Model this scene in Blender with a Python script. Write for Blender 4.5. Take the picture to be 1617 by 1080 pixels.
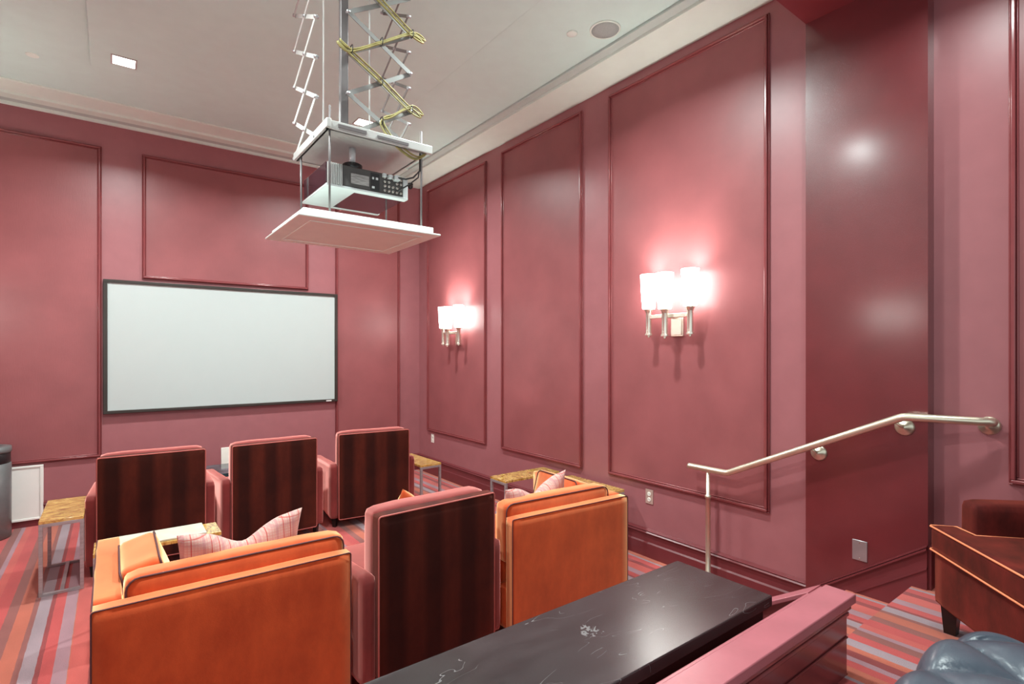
import bpy, bmesh, math, random
from mathutils import Vector, Matrix, noise
PI = math.pi
R = math.radians
for o in list(bpy.data.objects): bpy.data.objects.remove(o)
S = bpy.context.scene
C = S.collection

# ---------------------------------------------------------------- camera, world, exposure, light
cam = bpy.data.cameras.new('camera'); camo = bpy.data.objects.new('camera', cam); C.objects.link(camo)
cam.sensor_width = 36; cam.lens = 834/1617*36; cam.shift_y = 16/1617; cam.clip_start = .02
camo.location = (0, 0, 1.65); camo.rotation_euler = (R(90), 0, R(-37.07))
S.camera = camo
S.view_settings.view_transform = 'Standard'; S.view_settings.look = 'None'
S.view_settings.gamma = 1; S.view_settings.exposure = 0.3; S.view_settings.use_curve_mapping = False
w = bpy.data.worlds.new('world'); S.world = w; w.use_nodes = True
w.node_tree.nodes['Background'].inputs[0].default_value = (.84, .98, 1, 1)
w.node_tree.nodes['Background'].inputs[1].default_value = 0.95

DOWN_W = 58      # each square downlight, watts
UP_W = 14        # each lamp in the lower ceiling over the upper level
SHADE_E = 12     # glow of the sconce glass
BULB_W = 9     # each sconce bulb

# room measures (metres; camera over the origin, x right along the screen wall, y towards it)
XR, YB, XL, ZC = 3.454, 6.747, -1.25, 4.0
XS, XU, YS0, YS1, ZS, ZU = 3.42, 3.52, .898, 1.512, 3.68, .40

# ---------------------------------------------------------------- materials
def srgb(r, g, b):
    f = lambda c: (c/255/12.92) if c/255 <= .04045 else ((c/255+.055)/1.055)**2.4
    return (f(r), f(g), f(b), 1)
MAT = {}
class NT:
    def __init__(s, name):
        s.m = bpy.data.materials.new(name); s.m.use_nodes = True; s.t = s.m.node_tree
        s.b = s.t.nodes['Principled BSDF']
    def n(s, typ, **k):
        x = s.t.nodes.new(typ)
        for a, v in k.items():
            if a[0] == '_': x.inputs[a[1:].replace('_', ' ')].default_value = v
            else: setattr(x, a, v)
        return x
    def l(s, a, b): s.t.links.new(a, b)
    def coords(s, scale=(1, 1, 1), kind='Object', rot=(0, 0, 0)):
        c = s.n('ShaderNodeTexCoord'); m = s.n('ShaderNodeMapping')
        m.inputs['Scale'].default_value = scale; m.inputs['Rotation'].default_value = rot
        s.l(c.outputs[kind], m.inputs[0]); return m.outputs[0]
    def bump(s, h, strength=.2, dist=.01):
        b = s.n('ShaderNodeBump'); b.inputs['Strength'].default_value = strength; b.inputs['Distance'].default_value = dist
        s.l(h, b.inputs['Height']); s.l(b.outputs[0], s.b.inputs['Normal'])
def ramp(nt, fac, stops, interp='LINEAR'):
    r = nt.n('ShaderNodeValToRGB'); r.color_ramp.interpolation = interp
    e = r.color_ramp.elements
    while len(e) < len(stops): e.new(.5)
    for i, (p, c) in enumerate(stops): e[i].position = p; e[i].color = c
    nt.l(fac, r.inputs[0]); return r.outputs[0]
def simple(name, col, rough=.5, metal=0, spec=.5, noise_amt=.06, nscale=8, bump=0, bscale=60, coat=0, stretch=(1,1,1), **k):
    nt = NT(name); b = nt.b
    n = nt.n('ShaderNodeTexNoise', _Scale=nscale, _Detail=4); nt.l(nt.coords(stretch), n.inputs[0])
    lo = tuple(c*(1-noise_amt*2) for c in col[:3])+(1,); hi = tuple(min(1, c*(1+noise_amt*2)) for c in col[:3])+(1,)
    nt.l(ramp(nt, n.outputs[0], [(.3, lo), (.7, hi)]), b.inputs['Base Color'])
    b.inputs['Roughness'].default_value = rough; b.inputs['Metallic'].default_value = metal
    b.inputs['Specular IOR Level'].default_value = spec; b.inputs['Coat Weight'].default_value = coat
    b.inputs['Coat Roughness'].default_value = k.get('coat_rough', .1)
    if bump:
        n2 = nt.n('ShaderNodeTexNoise', _Scale=bscale, _Detail=3); nt.l(nt.coords(k.get('bstretch', (1,1,1))), n2.inputs[0])
        nt.bump(n2.outputs[0], bump, k.get('bdist', .004))
    MAT[name] = nt.m; return nt
WALLC = srgb(158, 98, 102)
simple('wall_paint', WALLC, .38, bump=.08, bscale=25, noise_amt=.02)
simple('panel_cloth', srgb(146, 82, 84), .4, bump=.25, bscale=160, noise_amt=.05, nscale=3, bstretch=(1, 1, .12), bdist=.002)
simple('trim_paint', srgb(134, 66, 68), .2, noise_amt=.03)
simple('base_paint', srgb(112, 48, 52), .34, noise_amt=.03)
simple('gloss_panel', srgb(104, 36, 40), .3, spec=.6, bump=.6, bscale=320, noise_amt=.05, nscale=5, coat=1, coat_rough=.17, bdist=.0012)
simple('soffit_paint', srgb(110, 30, 36), .4, noise_amt=.03)
simple('cap_paint', srgb(176, 102, 110), .3, noise_amt=.04, bump=.05, bscale=40)
simple('ceiling_paint', srgb(202, 229, 222), .6, noise_amt=.01)
simple('crown_paint', srgb(222, 236, 226), .45, noise_amt=.01)
simple('groove_shade', srgb(186, 200, 194), .6, noise_amt=.01)  # grey stands for shade in the recessed crown steps, put into the colour
simple('white_paint', srgb(236, 232, 226), .4, noise_amt=.01)
simple('lid_paint', srgb(226, 236, 228), .5, noise_amt=.015)
simple('steel', srgb(182, 182, 184), .32, metal=.75, noise_amt=.05)
simple('brushed_steel', srgb(186, 186, 188), .4, metal=.6, noise_amt=.08, stretch=(1, 1, 8))
simple('arm_metal', srgb(140, 140, 137), .45, metal=.3, noise_amt=.03)
simple('arm_white', srgb(200, 200, 196), .45, noise_amt=.03)
simple('grey_metal', srgb(190, 190, 186), .4, metal=.3, noise_amt=.03)
simple('dark_metal', srgb(104, 98, 98), .45, metal=.3, noise_amt=.05)
simple('brass', srgb(218, 208, 186), .32, metal=.8, noise_amt=.04)
simple('nickel', srgb(226, 218, 204), .25, metal=.85, noise_amt=.03)
simple('black_plastic', srgb(34, 33, 34), .35, noise_amt=.1)
simple('charcoal_plastic', srgb(74, 72, 70), .45, noise_amt=.06)
simple('label_print', srgb(150, 148, 146), .5, noise_amt=.25, nscale=90, stretch=(.3, 1, 4))
simple('socket', srgb(170, 166, 160), .3, metal=.5, noise_amt=.2, nscale=60)
simple('smoky_gloss', srgb(62, 40, 46), .08, spec=.8, noise_amt=.1)
simple('pale_metal', srgb(206, 212, 212), .35, metal=.2, noise_amt=.03)
simple('cable', srgb(148, 138, 84), .55, noise_amt=.12, nscale=30)
simple('black_leg', srgb(24, 20, 20), .3, noise_amt=.1)
simple('screen_white', srgb(184, 192, 190), .55, noise_amt=.003)
simple('screen_frame', srgb(62, 56, 52), .35, metal=.3, noise_amt=.05)
simple('outlet_white', srgb(240, 236, 226), .35, noise_amt=.01)
simple('outlet_plate', srgb(196, 172, 160), .35, metal=.3, noise_amt=.03)
simple('bin_grey', srgb(120, 122, 122), .35, metal=.4, noise_amt=.06)
simple('piping_dark', srgb(84, 44, 46), .7)
simple('piping_orange', srgb(236, 140, 96), .7)
simple('piping_rose', srgb(176, 92, 84), .7)
simple('marble_dark', srgb(60, 74, 80), .08, spec=.6, noise_amt=.5, nscale=7, stretch=(1, 4, 1))
simple('slab_pale', srgb(214, 210, 192), .2, noise_amt=.06, nscale=9)
simple('speaker_mesh', srgb(158, 168, 164), .7, noise_amt=.08, nscale=300)

def black_table_mat():
    nt = NT('black_lacquer'); b = nt.b
    n = nt.n('ShaderNodeTexNoise', _Scale=2.2, _Detail=6, _Distortion=1.2); nt.l(nt.coords((1, 3, 1)), n.inputs[0])
    base = ramp(nt, n.outputs[0], [(.35, srgb(30, 28, 29)), (.75, srgb(50, 47, 48))])
    v = nt.n('ShaderNodeTexNoise', _Scale=3.4, _Detail=1.5, _Distortion=1.8); nt.l(nt.coords((.8, 2.2, 1), rot=(0, 0, .5)), v.inputs[0])
    vs = nt.n('ShaderNodeMath', operation='SUBTRACT'); vs.inputs[1].default_value = .5; nt.l(v.outputs[0], vs.inputs[0])
    va = nt.n('ShaderNodeMath', operation='ABSOLUTE'); nt.l(vs.outputs[0], va.inputs[0])
    sc = nt.n('ShaderNodeTexNoise', _Scale=9, _Detail=2); nt.l(nt.coords(), sc.inputs[0])
    line = nt.n('ShaderNodeMath', operation='LESS_THAN'); line.inputs[1].default_value = .0016; nt.l(va.outputs[0], line.inputs[0])
    pat = nt.n('ShaderNodeMath', operation='GREATER_THAN'); pat.inputs[1].default_value = .53; nt.l(sc.outputs[0], pat.inputs[0])
    f = nt.n('ShaderNodeMath', operation='MULTIPLY'); nt.l(line.outputs[0], f.inputs[0]); nt.l(pat.outputs[0], f.inputs[1])
    # worn white scuff of its own shape
    g = nt.n('ShaderNodeTexNoise', _Scale=38, _Detail=5, _Distortion=1.5); nt.l(nt.coords(), g.inputs[0])
    cc = nt.n('ShaderNodeTexCoord'); ds = nt.n('ShaderNodeVectorMath', operation='DISTANCE'); ds.inputs[1].default_value = (.27, .03, 0)
    sp = nt.n('ShaderNodeVectorMath', operation='MULTIPLY'); sp.inputs[1].default_value = (1, 1, 0)
    nt.l(cc.outputs['Object'], sp.inputs[0]); nt.l(sp.outputs[0], ds.inputs[0])
    mr = nt.n('ShaderNodeMapRange'); mr.inputs[1].default_value = .01; mr.inputs[2].default_value = .085; mr.inputs[3].default_value = .16; mr.inputs[4].default_value = -.3
    nt.l(ds.outputs['Value'], mr.inputs[0])
    ad = nt.n('ShaderNodeMath', operation='ADD'); nt.l(g.outputs[0], ad.inputs[0]); nt.l(mr.outputs[0], ad.inputs[1])
    gt = nt.n('ShaderNodeMath', operation='GREATER_THAN'); gt.inputs[1].default_value = .62; nt.l(ad.outputs[0], gt.inputs[0])
    mxx = nt.n('ShaderNodeMath', operation='MAXIMUM'); nt.l(f.outputs[0], mxx.inputs[0]); nt.l(gt.outputs[0], mxx.inputs[1])
    mc = nt.n('ShaderNodeMix', data_type='RGBA'); nt.l(mxx.outputs[0], mc.inputs[0]); nt.l(base, mc.inputs[6]); mc.inputs[7].default_value = srgb(112, 110, 110)
    nt.l(mc.outputs[2], b.inputs['Base Color'])
    b.inputs['Roughness'].default_value = .25; b.inputs['Specular IOR Level'].default_value = 1.0
    MAT['black_lacquer'] = nt.m
black_table_mat()

def velvet(name, c0, c1, sheen, sheen_tint, stripes=None, rough=.8, blotch=5, nap=0):
    nt = NT(name); b = nt.b
    n = nt.n('ShaderNodeTexNoise', _Scale=blotch, _Detail=5, _Roughness=.65); nt.l(nt.coords((1, 1, .55)), n.inputs[0])
    col = ramp(nt, n.outputs[0], [(.32, c0), (.68, c1)])
    if stripes:
        sx = nt.n('ShaderNodeSeparateXYZ'); nt.l(nt.coords(), sx.inputs[0])
        ma = nt.n('ShaderNodeMath', operation='MULTIPLY_ADD'); ma.inputs[1].default_value = 1/.8; ma.inputs[2].default_value = .5
        nt.l(sx.outputs[0], ma.inputs[0])
        st = ramp(nt, ma.outputs[0], stripes)
        mc = nt.n('ShaderNodeMix', data_type='RGBA', blend_type='MULTIPLY'); mc.inputs[0].default_value = 1
        nt.l(col, mc.inputs[6]); nt.l(st, mc.inputs[7]); col = mc.outputs[2]
    nt.l(col, b.inputs['Base Color'])
    b.inputs['Roughness'].default_value = rough; b.inputs['Specular IOR Level'].default_value = .15
    b.inputs['Sheen Weight'].default_value = sheen; b.inputs['Sheen Roughness'].default_value = .5; b.inputs['Sheen Tint'].default_value = sheen_tint
    h = nt.n('ShaderNodeTexNoise', _Scale=220, _Detail=2); nt.l(nt.coords(), h.inputs[0]); nt.bump(h.outputs[0], .15, .002)
    if nap:   # extra pile fibres on top of the base cloth
        sh = nt.n('ShaderNodeBsdfSheen'); sh.inputs['Color'].default_value = tuple(c*nap for c in sheen_tint[:3])+(1,); sh.inputs['Roughness'].default_value = .42
        ad = nt.n('ShaderNodeAddShader'); nt.l(b.outputs[0], ad.inputs[0]); nt.l(sh.outputs[0], ad.inputs[1])
        nt.l(ad.outputs[0], nt.t.nodes['Material Output'].inputs[0])
    MAT[name] = nt.m
K = lambda v: (v, v, v, 1)
STR = [(0, K(1)), (.10, K(1)), (.14, K(.45)), (.22, K(.4)), (.27, K(.95)), (.36, K(1)), (.40, K(.5)), (.48, K(.42)), (.53, K(1)), (.62, K(.95)), (.66, K(.4)), (.75, K(.45)), (.80, K(1)), (1, K(1))]
velvet('velvet_wine', srgb(54, 18, 10), srgb(80, 30, 18), .25, srgb(238, 150, 142), STR)
velvet('velvet_wine_plain', srgb(98, 32, 32), srgb(128, 48, 46), 1.0, srgb(255, 176, 166), nap=.8)
velvet('velvet_orange', srgb(176, 52, 18), srgb(216, 84, 38), 1.0, srgb(255, 226, 165), nap=.85)
velvet('velvet_rust', srgb(44, 12, 11), srgb(100, 30, 26), .35, srgb(224, 116, 92), blotch=7)

def carpet():
    nt = NT('carpet'); b = nt.b
    sx = nt.n('ShaderNodeSeparateXYZ'); nt.l(nt.coords(kind='Object'), sx.inputs[0])
    nz = nt.n('ShaderNodeTexNoise', _Scale=60, _Detail=2); nt.l(nt.coords((1, .25, 1)), nz.inputs[0])
    wob = nt.n('ShaderNodeMath', operation='MULTIPLY_ADD'); wob.inputs[1].default_value = .007; nt.l(nz.outputs[0], wob.inputs[0]); nt.l(sx.outputs[0], wob.inputs[2])
    PER = 1.12
    m = nt.n('ShaderNodeMath', operation='MULTIPLY_ADD'); m.inputs[1].default_value = 1/PER; m.inputs[2].default_value = .60/PER+5; nt.l(wob.outputs[0], m.inputs[0])
    fr = nt.n('ShaderNodeMath', operation='FRACT'); nt.l(m.outputs[0], fr.inputs[0])
    red, dred, org, gry, lil, brn, ltr = srgb(198, 80, 78), srgb(150, 64, 64), srgb(196, 104, 82), srgb(164, 142, 148), srgb(172, 130, 138), srgb(150, 88, 82), srgb(206, 94, 86)
    seq = [(.00, red), (.07, brn), (.12, org), (.19, brn), (.216, gry), (.278, dred), (.30, red), (.353, lil), (.413, org), (.42, ltr), (.50, dred), (.545, red), (.60, gry), (.625, org), (.70, red), (.745, lil),
           (.78, dred), (.83, org), (.87, gry), (.93, red), (.985, brn), (1.04, lil), (1.07, ltr)]
    nt.l(ramp(nt, fr.outputs[0], [(p/PER, c) for p, c in seq], 'CONSTANT'), (mc := nt.n('ShaderNodeMix', data_type='RGBA', blend_type='MULTIPLY')).inputs[6])
    mc.inputs[0].default_value = 1
    wv = nt.n('ShaderNodeTexNoise', _Scale=300, _Detail=2); nt.l(nt.coords(), wv.inputs[0])
    n2 = nt.n('ShaderNodeTexNoise', _Scale=5, _Detail=4); nt.l(nt.coords((1, .5, 1)), n2.inputs[0])
    mm = nt.n('ShaderNodeMath', operation='MULTIPLY'); nt.l(wv.outputs[0], mm.inputs[0]); nt.l(n2.outputs[0], mm.inputs[1])
    nt.l(ramp(nt, mm.outputs[0], [(.1, K(.6)), (.42, K(1))]), mc.inputs[7])
    nt.l(mc.outputs[2], b.inputs['Base Color']); b.inputs['Roughness'].default_value = .95; b.inputs['Specular IOR Level'].default_value = .1
    b.inputs['Sheen Weight'].default_value = .3
    nt.bump(wv.outputs[0], .3, .004); MAT['carpet'] = nt.m
carpet()

def gold_top():
    nt = NT('gold_top'); b = nt.b
    n = nt.n('ShaderNodeTexNoise', _Scale=14, _Detail=8, _Roughness=.7, _Distortion=.6); nt.l(nt.coords((1, 3.2, 1)), n.inputs[0])
    nt.l(ramp(nt, n.outputs[0], [(.30, srgb(96, 60, 30)), (.42, srgb(176, 126, 58)), (.52, srgb(222, 180, 96)), (.7, srgb(238, 206, 132))]), b.inputs['Base Color'])
    b.inputs['Roughness'].default_value = .14; b.inputs['Specular IOR Level'].default_value = .9; b.inputs['Coat Weight'].default_value = 1; b.inputs['Coat Roughness'].default_value = .04; b.inputs['Coat IOR'].default_value = 1.9
    MAT['gold_top'] = nt.m
gold_top()

def plaid():
    nt = NT('plaid_cloth'); b = nt.b
    sx = nt.n('ShaderNodeSeparateXYZ'); nt.l(nt.coords(), sx.inputs[0])
    def lines(out, per, wd, off=0.0):
        a = nt.n('ShaderNodeMath', operation='MULTIPLY_ADD'); a.inputs[1].default_value = 1/per; a.inputs[2].default_value = off+10; nt.l(out, a.inputs[0])
        f = nt.n('ShaderNodeMath', operation='FRACT'); nt.l(a.outputs[0], f.inputs[0])
        l = nt.n('ShaderNodeMath', operation='LESS_THAN'); l.inputs[1].default_value = wd/per; nt.l(f.outputs[0], l.inputs[0]); return l.outputs[0]
    base = None; prev = None
    col = nt.n('ShaderNodeRGB'); col.outputs[0].default_value = srgb(198, 160, 148); prev = col.outputs[0]
    for out, per, wd, off, c, a in ((sx.outputs[0], .012, .005, 0, srgb(196, 132, 126), .5), (sx.outputs[2], .012, .005, 0, srgb(196, 132, 126), .5),
                               (sx.outputs[0], .075, .012, .3, srgb(176, 120, 122), .6), (sx.outputs[2], .075, .010, .1, srgb(180, 124, 124), .5),
                               (sx.outputs[0], .075, .0035, .85, srgb(178, 56, 50), .9), (sx.outputs[0], .15, .0035, .72, srgb(178, 56, 50), .9), (sx.outputs[2], .11, .003, .4, srgb(178, 70, 60), .8)):
        f = nt.n('ShaderNodeMath', operation='MULTIPLY'); f.inputs[1].default_value = a; nt.l(lines(out, per, wd, off), f.inputs[0])
        m = nt.n('ShaderNodeMix', data_type='RGBA'); nt.l(f.outputs[0], m.inputs[0]); nt.l(prev, m.inputs[6]); m.inputs[7].default_value = c; prev = m.outputs[2]
    nt.l(prev, b.inputs['Base Color']); b.inputs['Roughness'].default_value = .9; b.inputs['Sheen Weight'].default_value = .2
    h = nt.n('ShaderNodeTexNoise', _Scale=180, _Detail=2); nt.l(nt.coords(), h.inputs[0]); nt.bump(h.outputs[0], .25, .003)
    MAT['plaid_cloth'] = nt.m
plaid()

def leather():
    nt = NT('blue_leather'); b = nt.b
    n = nt.n('ShaderNodeTexNoise', _Scale=5, _Detail=4); nt.l(nt.coords(), n.inputs[0])
    nt.l(ramp(nt, n.outputs[0], [(.3, srgb(62, 72, 84)), (.7, srgb(88, 98, 108))]), b.inputs['Base Color'])
    b.inputs['Roughness'].default_value = .3; b.inputs['Specular IOR Level'].default_value = .6
    v = nt.n('ShaderNodeTexVoronoi', _Scale=180); nt.l(nt.coords(), v.inputs[0]); nt.bump(v.outputs[0], .08, .002)
    MAT['blue_leather'] = nt.m
leather()
def emit(name, col, s):
    nt = NT(name); nt.b.inputs['Base Color'].default_value = col; nt.b.inputs['Emission Color'].default_value = col
    nt.b.inputs['Emission Strength'].default_value = s; nt.b.inputs['Roughness'].default_value = .4
    n = nt.n('ShaderNodeTexNoise', _Scale=20); nt.l(nt.coords(), n.inputs[0])
    nt.l(ramp(nt, n.outputs[0], [(.3, tuple(c*.96 for c in col[:3])+(1,)), (.7, col)]), nt.b.inputs['Base Color'])
    MAT[name] = nt.m
emit('lit_glass', (1, 1, .95, 1), SHADE_E)
emit('lit_diffuser', (1, .97, .92, 1), 9)

# ---------------------------------------------------------------- mesh helpers
def obj(name, bm, mat, parent=None, smooth=False, loc=(0, 0, 0), rot=(0, 0, 0), bevel=0, seg=2):
    me = bpy.data.meshes.new(name); bmesh.ops.recalc_face_normals(bm, faces=bm.faces); bm.to_mesh(me); bm.free()
    me.materials.append(MAT[mat])
    if smooth:
        for p in me.polygons: p.use_smooth = True
    o = bpy.data.objects.new(name, me); C.objects.link(o); o.location = loc; o.rotation_euler = rot
    if parent: o.parent = parent
    if bevel:
        m = o.modifiers.new('bevel', 'BEVEL'); m.width = bevel; m.segments = seg; m.limit_method = 'ANGLE'; m.angle_limit = R(35)
        for p in me.polygons: p.use_smooth = True
        try: me.set_sharp_from_angle(angle=R(35))
        except Exception: pass
    return o
def box(bm, x0, y0, z0, x1, y1, z1):
    v = [bm.verts.new((x, y, z)) for z in (z0, z1) for y in (y0, y1) for x in (x0, x1)]
    for f in ((0, 2, 3, 1), (4, 5, 7, 6), (0, 1, 5, 4), (2, 6, 7, 3), (0, 4, 6, 2), (1, 3, 7, 5)): bm.faces.new([v[i] for i in f])
    return bm
def B(*a):
    bm = bmesh.new()
    for q in (a if isinstance(a[0], (tuple, list)) else (a,)): box(bm, *q)
    return bm
def prism(bm, pts, axis, a0, a1):
    """extrude a polygon given in the two other axes along axis"""
    def P(u, v, a): return {'x': (a, u, v), 'y': (u, a, v), 'z': (u, v, a)}[axis]
    A = [bm.verts.new(P(u, v, a0)) for u, v in pts]; Bv = [bm.verts.new(P(u, v, a1)) for u, v in pts]
    bm.faces.new(A); bm.faces.new(Bv[::-1]); n = len(pts)
    for i in range(n): bm.faces.new((A[i], Bv[i], Bv[(i+1) % n], A[(i+1) % n]))
    return bm
def tube(bm, path, r, n=8, closed=False, flat=1.0):
    P = [Vector(p) for p in path]; m = len(P); rings = []; up = None
    rr = r if isinstance(r, (list, tuple)) else [r]*m
    for i in range(m):
        a = P[(i-1) % m] if (closed or i > 0) else P[i]; b = P[(i+1) % m] if (closed or i < m-1) else P[i]
        t = (b-a).normalized()
        if up is None: up = Vector((0, 0, 1)) if abs(t.z) < .9 else Vector((0, 1, 0))
        sd = t.cross(up)
        if sd.length < 1e-4: sd = t.orthogonal()
        sd.normalize(); up = sd.cross(t).normalized()
        rings.append([bm.verts.new(P[i]+sd*math.cos(2*PI*k/n)*rr[i]+up*math.sin(2*PI*k/n)*rr[i]*flat) for k in range(n)])
    for i in range(m if closed else m-1):
        A, Bb = rings[i], rings[(i+1) % m]
        for k in range(n): bm.faces.new((A[k], A[(k+1) % n], Bb[(k+1) % n], Bb[k]))
    if not closed: bm.faces.new(rings[0][::-1]); bm.faces.new(rings[-1])
    return bm
def lathe(bm, prof, c=(0, 0, 0), n=24, axis='z', cap=True):
    rings = []
    for r, h in prof:
        ring = []
        for k in range(n):
            a = 2*PI*k/n; x, y = r*math.cos(a), r*math.sin(a)
            p = {'z': (x, y, h), 'x': (h, x, y), 'y': (x, h, y)}[axis]
            ring.append(bm.verts.new((c[0]+p[0], c[1]+p[1], c[2]+p[2])))
        rings.append(ring)
    for A, Bb in zip(rings, rings[1:]):
        for k in range(n): bm.faces.new((A[k], A[(k+1) % n], Bb[(k+1) % n], Bb[k]))
    if cap: bm.faces.new(rings[0][::-1]); bm.faces.new(rings[-1])
    return bm
def cushion(bm, c, d, r=.03, puff=(.01, .01, .015), n=10, sag=0, seed=0):
    """rounded, slightly stuffed box centred on c with full dimensions d"""
    hx, hy, hz = d[0]/2, d[1]/2, d[2]/2
    tmp = bmesh.new(); bmesh.ops.create_cube(tmp, size=2)
    bmesh.ops.subdivide_edges(tmp, edges=tmp.edges, cuts=n, use_grid_fill=True)
    vm = {}
    for v in tmp.verts:
        p = v.co
        # push grid lines towards the edges so the round-over is well sampled
        q = Vector([math.copysign(abs(a)**.72 if abs(a) < 1 else 1, a) for a in p])
        t = Vector((q.x*hx, q.y*hy, q.z*hz))
        inner = Vector((max(-hx+r, min(hx-r, t.x)), max(-hy+r, min(hy-r, t.y)), max(-hz+r, min(hz-r, t.z))))
        dlt = t-inner
        if dlt.length > 1e-6:
            dlt = dlt.normalized()*r
        t = inner+dlt
        bx = (1-(t.y/hy)**2)*(1-(t.z/hz)**2); by = (1-(t.x/hx)**2)*(1-(t.z/hz)**2); bz = (1-(t.x/hx)**2)*(1-(t.y/hy)**2)
        t += Vector((q.x*max(0, bx)*puff[0], q.y*max(0, by)*puff[1], q.z*max(0, bz)*puff[2]))
        if sag and t.z > 0: t.z -= sag*max(0, 1-(t.x/hx)**2)
        t += Vector((0, 0, 1))*noise.noise(t*6+Vector((seed, 0, 0)))*.004
        vm[v] = bm.verts.new(t+Vector(c))
    for f in tmp.faces: bm.faces.new([vm[v] for v in f.verts])
    tmp.free(); return bm
def rrect(c, w, h, r, plane='xz', off=0, k=4):
    pts = []
    for cx, cy, a0 in ((w/2-r, h/2-r, 0), (-w/2+r, h/2-r, 90), (-w/2+r, -h/2+r, 180), (w/2-r, -h/2+r, 270)):
        for i in range(k+1):
            a = R(a0+90*i/k); pts.append((cx+r*math.cos(a), cy+r*math.sin(a)))
    f = {'xz': lambda u, v: (c[0]+u, c[1]+off, c[2]+v), 'xy': lambda u, v: (c[0]+u, c[1]+v, c[2]+off), 'yz': lambda u, v: (c[0]+off, c[1]+u, c[2]+v)}[plane]
    return [f(*p) for p in pts]
def thing(name, label, cat, loc=(0, 0, 0), rz=0, group=None):
    o = bpy.data.objects.new(name, None); C.objects.link(o); o.empty_display_size = .1
    o.location = loc; o.rotation_euler = (0, 0, rz); o['label'] = label; o['category'] = cat
    if group: o['group'] = group
    return o
def tag(o, label, cat, group=None):
    o['label'] = label; o['category'] = cat
    if group: o['group'] = group
    return o
def struct(name, bm, mat, label=None, cat=None, **k):
    o = obj(name, bm, mat, **k); o['kind'] = 'structure'
    if label: o['label'] = label
    if cat: o['category'] = cat
    return o
def dup(root, loc, rz, label, group=None):
    def cp(o, par):
        c = o.copy(); C.objects.link(c); c.parent = par
        for ch in [x for x in src if x.parent == o]: cp(ch, c)
        return c
    src = list(bpy.data.objects); r = cp(root, None)
    r.location = loc; r.rotation_euler = (0, 0, rz); r['label'] = label
    if group: r['group'] = group
    return r
def light(name, kind, energy, loc, parent=None, size=.15, color=(1, .97, .92), rot=(0, 0, 0), spread=None, rad=.03):
    l = bpy.data.lights.new(name, kind); l.energy = energy; l.color = color
    if kind == 'AREA':
        l.size = size; l.shape = 'SQUARE'
        if spread: l.spread = spread
    else: l.shadow_soft_size = rad
    o = bpy.data.objects.new(name, l); C.objects.link(o); o.location = loc; o.rotation_euler = rot
    if parent: o.parent = parent
    return o

# ---------------------------------------------------------------- room shell
struct('floor', B(XL-.1, .86, -.1, XR+.1, YB+.1, 0), 'carpet', 'striped red, orange and grey carpet of the lower room', 'floor')
struct('floor', B((XL-.1, -2.4, -.1, 2.28, .85, ZU), (2.28, -2.4, -.1, XU+.1, .965, ZU)), 'carpet', 'striped carpet of the raised upper level', 'floor')
struct('stairs', B((2.28, .965, 0, XS, 1.285, .267), (2.28, 1.285, 0, XS, 1.605, .133)), 'carpet', 'two carpeted steps down from the upper level', 'stairs', bevel=.008)
struct('wall_back', B(XL-.1, YB, 0, XR+.1, YB+.12, ZC), 'wall_paint', 'burgundy painted wall behind the projection screen', 'wall')
struct('wall_right', B(XR, YS1, 0, XR+.15, YB, ZC), 'wall_paint', 'burgundy painted wall with two lit sconces', 'wall')
struct('wall_left', B(XL-.12, 1.0, 0, XL, YB, ZC), 'wall_paint', 'burgundy painted wall left of the chairs', 'wall')
struct('wall_stair', B(XS, YS0, 0, XS+.184, YS1, ZS), 'gloss_panel', 'dark glossy wall section beside the handrail', 'wall')
struct('wall_upper', B(XU, -2.4, 0, XU+.084, YS0, ZS), 'wall_paint', 'burgundy wall of the upper level', 'wall')
struct('ceiling', B(XL-.12, YS1, ZC, XR+.15, YB+.12, ZC+.1), 'ceiling_paint', 'off-white ceiling over the lower room', 'ceiling')
struct('ceiling', B(XL-.12, -2.4, ZS, XU+.084, YS1, ZC+.1), 'soffit_paint', 'red painted lower ceiling over the upper level', 'ceiling')

tn = [0]
def trim(bm, mat, label=None, **k):
    tn[0] += 1; return struct('trim_%d' % tn[0], bm, mat, label, 'trim', **k)
# ceiling tray board and crown
trim(B(-.147, 2.1, ZC-.018, 2.265, 5.49, ZC), 'ceiling_paint', 'raised rectangular board on the ceiling', bevel=.006)
bm = B((3.10, YS1, ZC-.045, XR, YB, ZC)); trim(bm, 'crown_paint', 'white crown band along the right wall', bevel=.004)
trim(B(3.02, YS1, ZC-.022, 3.10, 6.48, ZC), 'groove_shade', 'groove strip with grey recess shade in its colour, beside the right crown', bevel=.004)
bm = B((XL, 6.715, ZC-.05, 3.10, YB, ZC), (XL, 6.48, ZC-.036, 3.10, 6.60, ZC), (XL, 6.21, ZC-.014, 3.10, 6.48, ZC))
trim(bm, 'crown_paint', 'stepped white crown along the back wall', bevel=.004)
trim(B(XL, 6.60, ZC-.022, 3.10, 6.715, ZC), 'groove_shade', 'groove strip with grey recess shade in its colour, in the back crown')

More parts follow.
